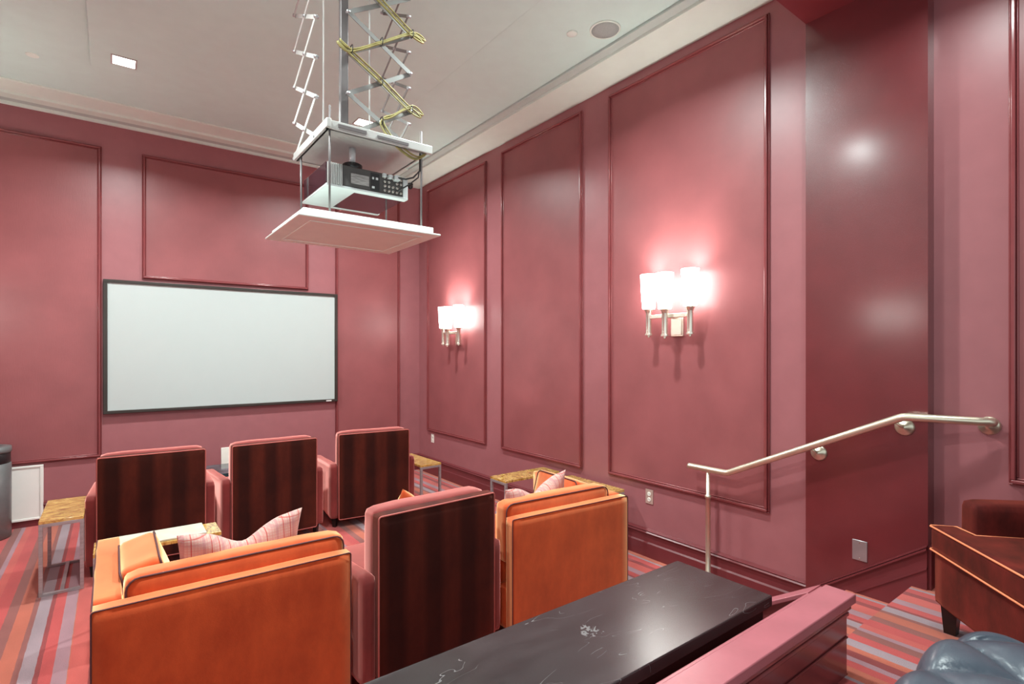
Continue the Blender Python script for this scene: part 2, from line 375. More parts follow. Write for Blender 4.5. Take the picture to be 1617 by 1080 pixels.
def base_profile(h=.225, t=.02):   # (distance from wall, z)
    return [(0, 0), (t+.004, 0), (t+.008, h*.50), (t+.0, h*.55), (t, h*.84), (t+.014, h*.86), (t+.014, h*.875), (t+.003, h*.92), (t+.008, h*.935), (t+.008, h*.945), (0, h)]
def baseboard(name, a, b, side, label):
    bm = bmesh.new(); p = base_profile()
    if side == 'right': prism(bm, [(XR-u, z) for u, z in p], 'y', a, b)
    elif side == 'back': prism(bm, [(YB-u, z) for u, z in p], 'x', a, b)
    elif side == 'left': prism(bm, [(XL+u, z) for u, z in p], 'y', a, b)
    elif side == 'upper': prism(bm, [(XU-u, ZU+z) for u, z in p], 'y', a, b)
    o = struct(name, bm, 'base_paint', label, 'baseboard')
baseboard('baseboard_right', YS1, YB, 'right', 'glossy maroon baseboard along the right wall')
baseboard('baseboard_back', -.53, XR, 'back', 'glossy maroon baseboard under the screen')
baseboard('baseboard_left', 1.0, YB, 'left', 'glossy maroon baseboard along the left wall')
baseboard('baseboard_upper', -2.4, YS0, 'upper', 'glossy maroon baseboard of the upper level')
struct('baseboard_back', B(XL, YB-.015, 0, -.53, YB, .06), 'base_paint', 'low maroon baseboard below the white panel', 'baseboard')
# sloped skirt on the stair wall
def zsk(y): return .633-.73*(y-.902)
bm = bmesh.new()
y0, y1 = YS0, YS1
prism(bm, [(y0, .30), (y0, zsk(y0)-.02), (y1, zsk(y1)-.02), (y1, 0), (1.3, 0)], 'x', XS-.016, XS)
for o1, o2, t in ((.0, -.008, .024), (-.012, -.024, .03), (-.118, -.126, .021)):
    prism(bm, [(y0, zsk(y0)+o2), (y0, zsk(y0)+o1), (y1, zsk(y1)+o1), (y1, zsk(y1)+o2)], 'x', XS-t, XS)
struct('baseboard_stair', bm, 'base_paint', 'sloping maroon skirting board beside the steps', 'baseboard')
struct('baseboard_corner', B(XS, YS0-.015, ZU, XU-.03, YS0, ZU+.225), 'base_paint', 'short baseboard on the wall return', 'baseboard')

# framed wall panels
def frame_panel(side, a, b, z0, z1, label):
    """moulding of two beads around an inset cloth panel"""
    W = .038; bm = bmesh.new()
    def put(bm, a0, z0_, a1, z1_, d0, d1):
        if side == 'right': box(bm, XR-d1, a0, z0_, XR-d0, a1, z1_)
        elif side == 'back': box(bm, a0, YB-d1, z0_, a1, YB-d0, z1_)
        elif side == 'left': box(bm, XL+d0, a0, z0_, XL+d1, a1, z1_)
        else: box(bm, XU-d1, a0, z0_, XU-d0, a1, z1_)
    def ring(i0, i1, d):
        put(bm, a+i0, z0+i0, b-i0, z0+i1, 0, d); put(bm, a+i0, z1-i1, b-i0, z1-i0, 0, d)
        put(bm, a+i0, z0+i1, a+i1, z1-i1, 0, d); put(bm, b-i1, z0+i1, b-i0, z1-i1, 0, d)
    ring(0, .010, .014); ring(.010, .028, .030); ring(.028, W, .014)
    o = trim(bm, 'trim_paint', label, bevel=.0048, seg=3)
    bm = bmesh.new(); put(bm, a+W, z0+W, b-W, z1-W, 0, .007)
    obj('inset_panel', bm, 'panel_cloth', o)
frame_panel('right', 5.052, 6.483, .575, 3.865, 'framed panel behind the far sconce')
frame_panel('right', 3.485, 4.752, .575, 3.875, 'framed panel between the two sconces')
frame_panel('right', 1.75, 3.165, .587, 3.885, 'large framed panel behind the near sconce')
frame_panel('back', -1.0, -.09, .593, 3.72, 'framed panel left of the screen')
frame_panel('back', .241, 1.933, 2.415, 3.72, 'framed panel above the screen')
frame_panel('back', 2.263, 3.154, .56, 3.72, 'framed panel right of the screen')
frame_panel('left', 5.052, 6.483, .575, 3.865, 'framed panel at the far end of the left wall')
frame_panel('left', 3.485, 4.752, .575, 3.875, 'framed panel in the middle of the left wall')
frame_panel('left', 1.75, 3.165, .587, 3.885, 'framed panel at the near end of the left wall')
frame_panel('upper', -.6, .60, 1.0, 3.5, 'framed panel on the upper level wall')

# half wall of the upper level with cap and the sloping stringer
hw = struct('wall_half', B(-.9, .85, 0, 2.265, .945, .66), 'trim_paint', 'low maroon half wall with a wide flat cap', 'wall')
obj('cap', B((-.9, .822, .685, 2.28, .932, .72), (-.9, .932, .675, 2.28, .956, .706)), 'cap_paint', hw, bevel=.004)
obj('cap_moulding', B((-.9, .835, .66, 2.27, .85, .685), (-.9, .842, .632, 2.268, .85, .648), (-.9, .844, .545, 2.266, .85, .553)), 'trim_paint', hw, bevel=.003)
bm = bmesh.new(); zs = lambda y: .712-.62*(y-.95)
prism(bm, [(.95, zs(.95)-.02), (1.95, zs(1.95)-.02), (1.95, 0), (.95, 0)], 'x', 2.19, 2.265)
st = trim(bm, 'trim_paint', 'sloping maroon curb beside the steps')
bm = bmesh.new(); prism(bm, [(.95, zs(.95)-.02), (.95, zs(.95)), (1.97, zs(1.97)), (1.97, zs(1.97)-.02)], 'x', 2.17, 2.28)
obj('curb_cap', bm, 'cap_paint', st, bevel=.003)

# ---------------------------------------------------------------- ceiling fixtures
def downlight(x, y, zc, label, watts):
    t = thing('recessed_downlight', label, 'ceiling light', (x, y, zc), 0, 'square recessed downlights')
    s = .085
    obj('frame', B((-s, -s, -.006, s, -s+.012, 0), (-s, s-.012, -.006, s, s, 0), (-s, -s+.012, -.006, -s+.012, s-.012, 0), (s-.012, -s+.012, -.006, s, s-.012, 0)), 'grey_metal', t)
    obj('diffuser', B(-s+.012, -s+.012, -.003, s-.012, s-.012, 0), 'lit_diffuser', t)
    light('lamp', 'AREA', watts, (0, 0, -.02), t, .14, (.88, 1, .98), spread=R(150))
    return t
zt = ZC-.018
downlight(.07, 5.26, zt, 'square ceiling downlight at the left, in front of the screen wall', DOWN_W)
downlight(2.03, 5.19, zt, 'square ceiling downlight seen behind the projector lift', DOWN_W)
downlight(.07, 2.4, zt, 'added square fill downlight left of the projector lift, unseen above the frame', DOWN_W)  # this and the next are unseen fill lamps, added to brighten the room
downlight(2.03, 2.4, zt, 'added square fill downlight right of the projector lift, unseen above the frame', DOWN_W)
for x, l in ((.0, 'left'), (2.72, 'right')):  # the left one is unseen fill, added to brighten the upper level
    downlight(x, .72, ZS, 'square downlight in the red lower ceiling, %s' % l, UP_W)

t = thing('ceiling_speaker', 'round grey flush ceiling speaker near the right wall', 'speaker', (2.86, 2.66, ZC))
obj('rim', lathe(bmesh.new(), [(.112, 0), (.112, -.006), (.104, -.010), (.100, -.008), (.100, 0)], n=40), 'crown_paint', t, smooth=True)
obj('grille', lathe(bmesh.new(), [(.099, 0), (.099, -.007), (.05, -.011), (.002, -.012)], n=40), 'speaker_mesh', t, smooth=True)
tag(obj('sprinkler_cover', lathe(bmesh.new(), [(.04, 0), (.04, -.006), (.03, -.01)], n=24), 'crown_paint', loc=(2.70, 2.84, ZC), smooth=True), 'small white round cover plate beside the ceiling speaker', 'cover plate')
tag(obj('sprinkler_cover', lathe(bmesh.new(), [(.042, 0), (.042, -.004), (.032, -.007)], n=24), 'crown_paint', loc=(-.51, 5.62, ZC), smooth=True), 'small white round cover plate at the far left of the ceiling', 'cover plate')
t = thing('security_camera', 'tiny black camera in the ceiling corner behind the projector', 'camera', (3.24, 6.60, ZC-.045))
obj('mount', B(-.03, -.03, -.03, .03, .03, 0), 'black_plastic', t, bevel=.004)
bm = bmesh.new(); bmesh.ops.create_uvsphere(bm, u_segments=16, v_segments=10, radius=.035, matrix=Matrix.Translation((0, -.01, -.045)))
obj('dome', bm, 'black_plastic', t, smooth=True)

# ---------------------------------------------------------------- sconces
def make_sconce(label, loc, rz):
    """local +x points out of the wall, y along it, z up (0 at the cups' foot)"""
    t = thing('wall_sconce', label, 'wall lamp', loc, rz, 'three-shade sconces')
    obj('backplate', B((0, -.055, -.02, .018, .055, .13), (.018, -.045, -.01, .026, .045, .12)), 'nickel', t, bevel=.003)
    bm = B((.022, -.015, .115, .17, .015, .150), (.100, -.185, .118, .130, .185, .147)); obj('crossbar', bm, 'nickel', t, bevel=.003)
    for k, (x, y) in enumerate(((.118, .185), (.165, 0), (.118, -.185))):
        z = 0 if k != 1 else -.012
        obj('candle_cup', lathe(bmesh.new(), [(.004, z-.03), (.010, z-.025), (.010, z-.012), (.029, z-.010), (.029, z+.004), (.022, z+.006), (.022, z+.16), (.024, z+.165), (.030, z+.180), (.034, z+.186), (.034, z+.194)], (x, y, 0), 20), 'nickel', t, bevel=.0006)
        bm = lathe(bmesh.new(), [(.048, z+.196), (.054, z+.26), (.060, z+.36), (.064, z+.462), (.060, z+.462), (.056, z+.36), (.050, z+.26), (.042, z+.202)], (x, y, 0), 28, cap=False)
        bmesh.ops.holes_fill(bm, edges=[e for e in bm.edges if e.is_boundary and e.verts[0].co.z < z+.2], sides=0)
        obj('glass_shade', bm, 'lit_glass', t, smooth=True)
        light('bulb', 'POINT', BULB_W, (x, y, z+.37), t, color=(.93, 1, .96), rad=.04)
    return t
make_sconce('lit three-shade nickel sconce on the right wall, nearer to the handrail', (XR-.007, 2.455, 1.79), PI)
make_sconce('lit three-shade nickel sconce on the right wall, farther away beside the corner', (XR-.007, 5.66, 1.755), PI)
make_sconce('lit three-shade sconce on the left wall outside the frame, nearer one', (XL+.007, 2.455, 1.79), 0)
make_sconce('lit three-shade sconce on the left wall outside the frame, farther one', (XL+.007, 5.66, 1.755), 0)

# ---------------------------------------------------------------- screen
t = thing('projection_screen', 'white wall-mounted projection screen in a thin dark frame', 'screen', (1.10, YB, 1.025))
W2, HH = 1.18, 1.36
obj('frame', B((-W2, -.055, 0, W2, -.0, .032), (-W2, -.055, HH-.032, W2, 0, HH), (-W2, -.055, .032, -W2+.036, 0, HH-.032), (W2-.036, -.055, .032, W2, 0, HH-.032)), 'screen_frame', t, bevel=.004)
obj('canvas', B(-W2+.036, -.040, .032, W2-.036, -.02, HH-.032), 'screen_white', t)
obj('badge', B(W2-.145, -.058, .008, W2-.08, -.054, .022), 'white_paint', t)
# white panel, plates, outlets
t = thing('access_panel', 'white rectangular panel standing against the wall beside the waste bin', 'panel', (-.68, YB, .062))
obj('board', B(-.16, -.022, 0, .15, -.002, .515), 'white_paint', t, bevel=.003)
obj('border', B((-.16, -.03, 0, .15, -.022, .02), (-.16, -.03, .495, .15, -.022, .515), (.125, -.03, .02, .15, -.022, .495)), 'white_paint', t, bevel=.003)
tag(obj('wall_plate', B(0, -.012, 0, .13, 0, .193), 'outlet_white', loc=(.974, YB, .376), bevel=.004), 'white blank wall plate seen between two wine velvet chairs', 'wall plate')
def outlet(loc, label, plate):
    t = thing('power_outlet', label, 'outlet', loc)
    obj('plate', B(-.006, -.037, -.058, 0, .037, .058), plate, t, bevel=.002)
    for z in (-.022, .022):
        s = obj('socket', lathe(bmesh.new(), [(.017, -.006), (.017, -.009), (.015, -.010)], (0, 0, z), 20, 'x'), 'outlet_white', t)
        obj('slot', B((-.0105, -.007, z-.005, -.0098, -.005, z+.006), (-.0105, .005, z-.005, -.0098, .007, z+.006)), 'black_plastic', s)
outlet((XR, 2.73, .485), 'duplex power outlet below the big framed panel on the right wall', 'outlet_plate')
outlet((XR, 6.35, .485), 'small white power outlet near the far room corner', 'outlet_white')
t = thing('blank_plate', 'brushed metal blank plate low on the dark stair wall', 'wall plate', (XS, 1.215, .512))
obj('plate', B(-.005, -.038, -.058, 0, .038, .058), 'steel', t, bevel=.002)
for z in (-.045, .045): obj('screw', lathe(bmesh.new(), [(.004, -.005), (.004, -.0065)], (0, 0, z), 12, 'x'), 'nickel', t)

# ---------------------------------------------------------------- handrail
t = thing('handrail', 'brushed brass stair handrail with round wall brackets and one post', 'handrail', (0, 0, 0))
rp = [(3.354, 2.30, .822), (3.354, 2.29, .822), (3.354, 2.01, .822), (3.354, 1.99, .826), (3.354, 1.97, .835), (3.354, 1.01, 1.295), (3.354, .99, 1.303), (3.356, .965, 1.306), (3.430, .70, 1.306), (3.442, .672, 1.306), (3.462, .655, 1.304), (3.478, .65, 1.30)]
obj('rail', tube(bmesh.new(), rp, .021, 16), 'brass', t, smooth=True)
obj('post', lathe(bmesh.new(), [(.022, 0), (.022, .01), (.0175, .012), (.0165, .62), (.021, .622), (.021, .64), (.0135, .642), (.0125, .81)], (3.354, 2.142, 0), 18), 'brass', t, smooth=True)
def bracket(xw, y, z, xr, yr, zr):
    b = obj('wall_bracket', lathe(bmesh.new(), [(.046, xw), (.046, xw-.006), (.040, xw-.012), (.020, xw-.020), (.012, xw-.034)], (0, y, z), 24, 'x'), 'brass', t, smooth=True)
    obj('bracket_arm', tube(bmesh.new(), [(xw-.02, y, z), (xw-.04, y, z+.004), (xr, yr, zr-.012)], .008, 10), 'brass', b, smooth=True)
bracket(XS, 1.435, 1.040, 3.354, 1.455, 1.085)
bracket(XS, 1.00, 1.245, 3.354, 1.03, 1.29)
bracket(XU, .673, 1.280, 3.470, .655, 1.302)

# ---------------------------------------------------------------- projector lift
t = thing('projector_lift', 'motorised scissor lift hanging from the ceiling with a white closing lid', 'projector lift', (0, 0, 0))
PX0, PX1, PY0, PY1, ZP = .86, 1.42, 2.68, 3.24, 2.775
bm = B((PX0, PY0, ZP, PX1, PY1, ZP+.012)); obj('platform', bm, 'grey_metal', t)
bm = B((PX0-.01, PY0-.012, ZP, PX1+.03, PY0+.012, ZP+.045), (PX0-.012, PY0-.03, ZP, PX0+.012, PY1+.02, ZP+.045), (PX1-.012, PY0, ZP, PX1+.012, PY1, ZP+.045), (PX0, PY1-.012, ZP, PX1, PY1+.012, ZP+.045))
obj('side_channel', bm, 'grey_metal', t, bevel=.003)
obj('rail_slot', B((PX0+.05, PY0-.016, ZP+.015, PX0+.20, PY0-.011, ZP+.032), (PX0+.26, PY0-.016, ZP+.012, PX1-.12, PY0-.011, ZP+.026)), 'dark_metal', t)
obj('column', B((.958, 2.765, ZP+.01, 1.000, 2.80, ZC-.02), ), 'dark_metal', t, bevel=.004)
for x, y in ((.868, 2.765), (1.13, 2.80)):
    obj('lift_strap', B(x-.0035, y, ZP+.02, x+.0035, y+.002, ZC-.02), 'grey_metal', t)
def scissor(axis, fixed, a0, a1, zt0, n, pitch, wth, mat):
    """n crossing pairs going up from the platform, pivots included"""
    bm = bmesh.new(); pvs = []; z = zt0
    for k in range(n):
        for s, (u0, u1) in enumerate(((a0, a1), (a1, a0))):
            off = -.006 if s else .002
            d = Vector((u1-u0, pitch)).normalized(); nrm = Vector((-d.y, d.x))*wth/2
            pts = [(u0+nrm.x, z+nrm.y), (u1+nrm.x, z+pitch+nrm.y), (u1-nrm.x, z+pitch-nrm.y), (u0-nrm.x, z-nrm.y)]
            prism(bm, pts, axis, fixed+off, fixed+off+.004)
        for u, zz in ((a0, z), (a1, z), ((a0+a1)/2, z+pitch/2)):
            pv = bmesh.new(); pvs.append(pv)
            if axis == 'y': lathe(pv, [(.009, -.012), (.009, .012)], (u, fixed, zz), 10, 'y')
            else: lathe(pv, [(.009, -.012), (.009, .012)], (fixed, u, zz), 10, 'x')
        z += pitch
    o = obj('scissor_arm', bm, mat, t)
    for pv in pvs: obj('pivot', pv, 'steel', o, smooth=True)
n = 6; pit = .215; zb = ZP+.015
scissor('y', 2.72, .98, 1.335, zb, 6, .213, .024, 'arm_metal')
scissor('x', .86, 2.86, 3.27, zb, 6, .213, .022, 'arm_white')
scissor('x', 1.40, 2.87, 3.25, zb, 6, .213, .018, 'arm_metal')
LX0, LX1, LY0, LY1, ZL = .70, 1.465, 2.60, 3.29, 2.30
for k, (x, y, zt_) in enumerate(((.875, 2.69, 2.90), (.865, 3.16, 2.80), (1.395, 2.70, 2.90), (1.385, 3.16, 2.80))):
    obj('threaded_rod', lathe(bmesh.new(), [(.0055, ZL+.02), (.0055, zt_)], (x, y, 0), 10), 'dark_metal', t, smooth=True)
lid = obj('closing_lid', B((LX0, LY0, ZL, LX1, LY1, ZL+.010), (LX0+.03, LY0+.03, ZL+.010, LX1-.03, LY1-.03, ZL+.048)), 'lid_paint', t, bevel=.003)
obj('lid_bead', B((LX0+.075, LY0+.075, ZL-.004, LX1-.075, LY0+.083, ZL), (LX0+.075, LY1-.083, ZL-.004, LX1-.075, LY1-.075, ZL), (LX0+.075, LY0+.083, ZL-.004, LX0+.083, LY1-.083, ZL), (LX1-.083, LY0+.083, ZL-.004, LX1-.075, LY1-.083, ZL)), 'lid_paint', lid)
# cables laced along the scissor
random.seed(4)
zj = lambda k: zb+.213*k
def cab_path(dx, dz, dy):
    P = []
    seq = [(1.335, zj(5)), (1.385, zj(5)), (1.155, zj(4.5)+.012), (.97, zj(4)+.03), (.93, zj(4)+.03), (.98, zj(4)-.01), (1.155, zj(3.5)), (1.33, zj(3)), (1.41, zj(3)-.02), (1.335, zj(3)+.0), (1.155, zj(2.5)-.005), (.985, zj(2)+.0), (.92, zj(2)+.03), (.99, zj(2)-.012), (1.155, zj(1.5)), (1.32, zj(1)), (1.395, zj(1)-.02), (1.33, zj(1)+.015), (1.22, zj(.7)), (1.155, zj(.5)), (1.20, zj(.15)), (1.28, ZP-.01), (1.36, ZP-.035), (1.42, ZP+.0)]
    V = [Vector((x+dx, 2.70+dy, z+dz)) for x, z in seq]
    for i in range(len(V)-1):
        p0, p1, p2, p3 = V[max(0, i-1)], V[i], V[i+1], V[min(len(V)-1, i+2)]
        for s in range(6):
            u = s/6
            P.append(.5*((2*p1)+(p2-p0)*u+(2*p0-5*p1+4*p2-p3)*u*u+(3*p1-p0-3*p2+p3)*u**3))
    P.append(V[-1]); return P
for k, (dx, dz, dy) in enumerate(((0, 0, 0), (.008, .011, -.006), (-.008, -.009, -.008))):
    obj('cable', tube(bmesh.new(), cab_path(dx, dz, dy), .0048, 6), 'cable', t, smooth=True)
for x, z in ((1.335, zj(3)+.0), (.99, zj(2)+.01), (1.155, zj(2.5)), (1.33, zj(1)), (1.155, zj(.5)), (1.155, zj(1.5))):
    obj('cable_tie', tube(bmesh.new(), rrect((x, 2.695, z), .034, .04, .012, 'yz'), .0028, 6, True), 'black_plastic', t)

# projector hanging below the platform
t = thing('projector', 'dark grey ceiling projector with a connector panel and pale underside', 'projector', (.885, 2.76, 2.515))
bw, bd, bh = .445, .41, .125
obj('body', B((.03, .0, .012, bw-.02, bd, bh)), 'charcoal_plastic', t, bevel=.006)
obj('side_panel', B(-.002, .02, .015, .03, bd+.0, bh+.005), 'smoky_gloss', t, bevel=.003)
obj('base_tray', B((-.006, -.004, 0, .16, bd+.02, .012), (.16, -.004, 0, bw+.01, .045, .012), (.16, bd-.01, 0, bw+.01, bd+.02, .012)), 'pale_metal', t, bevel=.002)
obj('underside_panel', B(.16, .045, .002, bw, bd-.01, .012), 'smoky_gloss', t)
obj('end_cap', B((bw-.02, -.004, .012, bw+.01, bd, bh)), 'pale_metal', t, bevel=.003)
obj('corner_vent', B(*[(.0+i*.009, -.008, .012, .004+i*.009, .0, bh-.002) for i in range(9)]), 'grey_metal', t)
obj('label_plate', B(.125, -.003, .035, .225, .0, .088), 'label_print', t)
obj('button_panel', B(.235, -.004, .018, .285, 0, bh-.012), 'black_plastic', t, bevel=.001)
bm = bmesh.new(); random.seed(3)
for i in range(5):
    for j in range(4):
        if random.random() < .85: lathe(bm, [(.007, -.009), (.007, .0)], (.315+i*.024, -.001, .03+j*.024), 10, 'y')
obj('connector', bm, 'socket', t, smooth=True)
for q in ((.33, -.03, .095, .352, 0, .115), (.365, -.035, .09, .395, 0, .118), (.30, -.02, .10, .32, 0, .12)): obj('connector_plug', B(*q), 'pale_metal', t, bevel=.002)
for q in ((.24, -.008, .028, .255, 0, .04), (.262, -.008, .078, .275, 0, .09), (.242, -.008, .078, .252, 0, .09)): obj('button', B(*q), 'pale_metal', t, bevel=.001)
obj('mount_knob', lathe(bmesh.new(), [(.048, bh), (.054, bh+.006), (.054, bh+.04), (.046, bh+.046), (.02, bh+.046)], (.17, .10, 0), 24), 'black_plastic', t, smooth=True)
obj('mount_tube', lathe(bmesh.new(), [(.018, bh+.047), (.018, ZP-2.515)], (.17, .10, 0), 20), 'pale_metal', t, smooth=True)
obj('mount_plate', B(.12, .09, bh, .38, .34, bh+.012), 'dark_metal', t)
obj('lens', lathe(bmesh.new(), [(.05, bd), (.05, bd+.03), (.04, bd+.03)], (.30, 0, .065), 24, 'y'), 'black_plastic', t, smooth=True)
pc = [(.38, -.03, .105), (.42, -.05, .10), (.46, -.06, .115), (.50, -.06, .16), (.505, -.055, .26)]
obj('power_cord', tube(bmesh.new(), pc, .005, 8), 'black_plastic', t, smooth=True)
obj('power_cord', tube(bmesh.new(), [(.38, -.02, .03), (.44, -.05, .075), (.49, -.06, .12), (.507, -.058, .2)], .004, 8), 'black_plastic', t, smooth=True)

# ---------------------------------------------------------------- wine velvet chairs (local: x centred, back face y=0, front +y)
def arm_bm(s, x0, x1, y0, y1, z0, zr, zf, r=.022):
    """upholstered arm: top slopes gently, edges rounded"""
    bm = bmesh.new()
    cushion(bm, ((x0+x1)/2*s, (y0+y1)/2, (z0+zr)/2), (x1-x0, y1-y0, zr-z0), r, (.004, .003, .004), 9)
    for v in bm.verts:
        f = (v.co.y-y0)/(y1-y0); g = (v.co.z-z0)/(zr-z0)
        v.co.z += g*(zf-zr)*f
    return bm
def make_wine_chair(label, loc, rz, group):
    t = thing('armchair', label, 'armchair', loc, rz, group)
    bm = bmesh.new(); cushion(bm, (0, .038, .48), (.69, .076, .80), .012, (.0, .004, .0), 10)
    b = obj('backrest', bm, 'velvet_wine', t, smooth=True)
    obj('piping', tube(bmesh.new(), rrect((0, .004, .48), .684, .794, .014, 'xz'), .0045, 6, True), 'piping_rose', b, smooth=True)
    bm = bmesh.new(); cushion(bm, (0, .135, .645), (.668, .13, .485), .035, (.006, .02, .008), 10, seed=2)
    obj('back_cushion', bm, 'velvet_wine_plain', t, smooth=True)
    for s in (-1, 1): obj('armrest', arm_bm(s, .338, .415, .03, .86, .09, .60, .555), 'velvet_wine_plain', t, smooth=True)
    bm = bmesh.new(); cushion(bm, (0, .45, .20), (.68, .76, .22), .012, (0, 0, 0), 6); obj('seat_base', bm, 'velvet_wine_plain', t, smooth=True)
    bm = bmesh.new(); cushion(bm, (0, .53, .385), (.668, .68, .15), .035, (0, .008, .012), 10, seed=5); obj('seat_cushion', bm, 'velvet_wine_plain', t, smooth=True)
    for x in (-.36, .36):
        for y in (.09, .80):
            bm = bmesh.new(); lathe(bm, [(.022, 0), (.032, .10)], (x, y, 0), 4); obj('leg', bm, 'black_leg', t)
    return t
wc = make_wine_chair('wine velvet armchair in the second row, between the two orange armchairs', (1.333, 2.357, 0), R(2.8), None)
wc['group'] = 'wine velvet armchairs'
dup(wc, (.247, 4.847, 0), R(-2.6), 'wine velvet armchair in the front row, leftmost beside the gold side table', 'wine velvet armchairs')
dup(wc, (1.121, 4.835, 0), R(1.6), 'wine velvet armchair in the front row, middle one below the screen', 'wine velvet armchairs')
dup(wc, (2.022, 4.866, 0), R(-6), 'wine velvet armchair in the front row, rightmost and turned slightly', 'wine velvet armchairs')

# ---------------------------------------------------------------- orange club chairs
def make_orange_chair(label, loc, rz, sx, w):
    t = thing('club_chair', label, 'armchair', loc, rz, 'orange velvet club chairs')
    h = w/2; aw = .094; Z = .72
    bm = bmesh.new(); cushion(bm, (0, .035, .39), (w, .07, .66), .008, (0, .002, 0), 10); b = obj('backrest', bm, 'velvet_orange', t, smooth=True)
    obj('piping', tube(bmesh.new(), rrect((0, .003, .39), w-.004, .656, .010, 'xz'), .003, 6, True), 'piping_dark', b, smooth=True)
    for s in (sx,):
        bm = bmesh.new(); cushion(bm, (s*(h-aw/2), .495, .39), (aw, .85, .66), .008, (0, 0, 0), 10); a = obj('armrest', bm, 'velvet_orange', t, smooth=True)
        obj('piping', tube(bmesh.new(), [(s*(h-.003), .01, Z-.003), (s*(h-.003), .915, Z-.003), (s*(h-.003), .918, .08)], .003, 6), 'piping_dark', a, smooth=True)
    iw = w-aw; cx = -sx*aw/2
    bm = bmesh.new(); cushion(bm, (cx, .46, .20), (iw, .78, .24), .01, (0, 0, 0), 6); obj('seat_base', bm, 'velvet_orange', t, smooth=True)
    bm = bmesh.new(); cushion(bm, (cx, .52, .38), (iw-.01, .78, .15), .03, (0, .008, .012), 10, seed=1); obj('seat_cushion', bm, 'velvet_orange', t, smooth=True)
    # loose back cushion with piped top
    bm = bmesh.new(); cushion(bm, (cx, .135, .615), (iw-.01, .125, .345), .035, (.004, .015, .008), 12, seed=4); c = obj('back_cushion', bm, 'velvet_orange', t, smooth=True)
    obj('piping', tube(bmesh.new(), [(x, y, z-.006) for x, y, z in rrect((cx, .078, .615), iw-.02, .345, .045, 'xz')], .004, 6, True), 'piping_dark', c, smooth=True)
    # box cushion leaning on one arm
    bm = bmesh.new(); cushion(bm, (0, 0, .165), (.15, .44, .33), .03, (.018, .006, .006), 12, seed=7)
    c = obj('side_cushion', bm, 'velvet_orange', t, smooth=True, loc=(sx*(h-aw-.15), .46, .455), rot=(0, R(sx*16), 0))
    for q in (-.07, .07): obj('piping', tube(bmesh.new(), rrect((q, 0, .165), .43, .325, .03, 'yz'), .004, 6, True), 'piping_dark', c, smooth=True)
    for x in (-h+.06, h-.06):
        for y in (.06, .86): obj('leg', lathe(bmesh.new(), [(.024, 0), (.034, .065)], (x, y, 0), 4), 'black_leg', t)
    return t
make_orange_chair('one-armed orange velvet chair with plaid pillow, at the left of the second row', (.41, 2.41, 0), 0, -1, .95)
make_orange_chair('one-armed orange velvet chair with plaid pillow, at the right near the big framed panel', (2.215, 2.305, 0), R(-3.4), 1, .90)

# ---------------------------------------------------------------- throw pillows
def pillow_bm(w, h, th, chop, n=26, seed=0):
    bm = bmesh.new(); G = {}
    for s in (1, -1):
        for i in range(n+1):
            for j in range(n+1):
                u, v = i/n*2-1, j/n*2-1
                edge = (i in (0, n)) or (j in (0, n))
                if s == -1 and edge: G[s, i, j] = G[1, i, j]; continue
                pin = 1-.07*(1-v*v)*abs(u)**3; pinv = 1-.07*(1-u*u)*abs(v)**3
                x = u*w/2*pin; z = v*h/2*pinv
                z -= chop*math.exp(-(u/.42)**2)*max(0, (v+1)/2)**1.6
                t = th/2*max(0, (1-u*u)*(1-v*v))**.42*(1-.45*math.exp(-(u/.18)**2)*max(0, v)) if chop else th/2*max(0, (1-u*u)*(1-v*v))**.42
                t += noise.noise(Vector((u*2.5+seed, v*2.5, s)))*.008*(0 if edge else 1)
                G[s, i, j] = bm.verts.new((x, s*t, z+h/2))
        for i in range(n):
            for j in range(n):
                q = [G[s, i, j], G[s, i+1, j], G[s, i+1, j+1], G[s, i, j+1]]
                if s == 1: q.reverse()
                try: bm.faces.new(q)
                except ValueError: pass
    return bm
def pillow(label, mat, loc, rot, w, h, th, chop, seed=0, group=None):
    o = obj('throw_pillow', pillow_bm(w, h, th, chop, seed=seed), mat, smooth=True, loc=loc, rot=rot); tag(o, label, 'pillow', group)
pillow('rose plaid throw pillow with a dented top, on the left orange chair', 'plaid_cloth', (.47, 2.70, .485), (R(12), R(-1.5), R(6)), .52, .42, .15, .085, 1, 'rose plaid throw pillows')
pillow('rose plaid throw pillow with a dented top, on the right orange chair', 'plaid_cloth', (2.12, 2.60, .465), (R(12), R(-5), R(4)), .52, .41, .15, .085, 3, 'rose plaid throw pillows')
pillow('plain orange throw pillow poking up behind the wine chair of the second row', 'velvet_orange', (1.34, 2.86, .465), (R(10), R(24), R(12)), .38, .36, .12, .03, 5)

# ---------------------------------------------------------------- side tables
def make_side_table(label, loc, rz):
    t = thing('side_table', label, 'side table', loc, rz, 'gold-topped side tables')
    w, l, h = .238, .64, .51; p = .011
    obj('tabletop', B(0, 0, h-.022, w, l, h), 'gold_top', t, bevel=.002)
    for y in (p, l-p):
        bm = B((0, y-p, 0, 2*p, y+p, h-.022), (w-2*p, y-p, 0, w, y+p, h-.022), (2*p, y-p, h-.044, w-2*p, y+p, h-.022), (2*p, y-p, 0, w-2*p, y+p, .018))
        obj('leg_frame', bm, 'brushed_steel', t, bevel=.001)
    obj('floor_rail', B(w/2-p, 2*p, 0, w/2+p, l-2*p, .018), 'brushed_steel', t)
    return t
st0 = make_side_table('gold-topped steel side table left of the front row, beside the waste bin', (-.40, 4.745, 0), 0)
dup(st0, (2.47, 4.79, 0), R(2), 'gold-topped steel side table right of the front row, near the room corner')
dup(st0, (.55, 3.79, 0), R(90), 'gold-topped side table in front of the left orange chair')
dup(st0, (3.41, 3.76, 0), R(90), 'gold-topped side table behind the right plaid pillow, touching the wall')
dup(st0, (3.155, 2.94, 0), R(0), 'gold-topped side table tight beside the right orange chair')

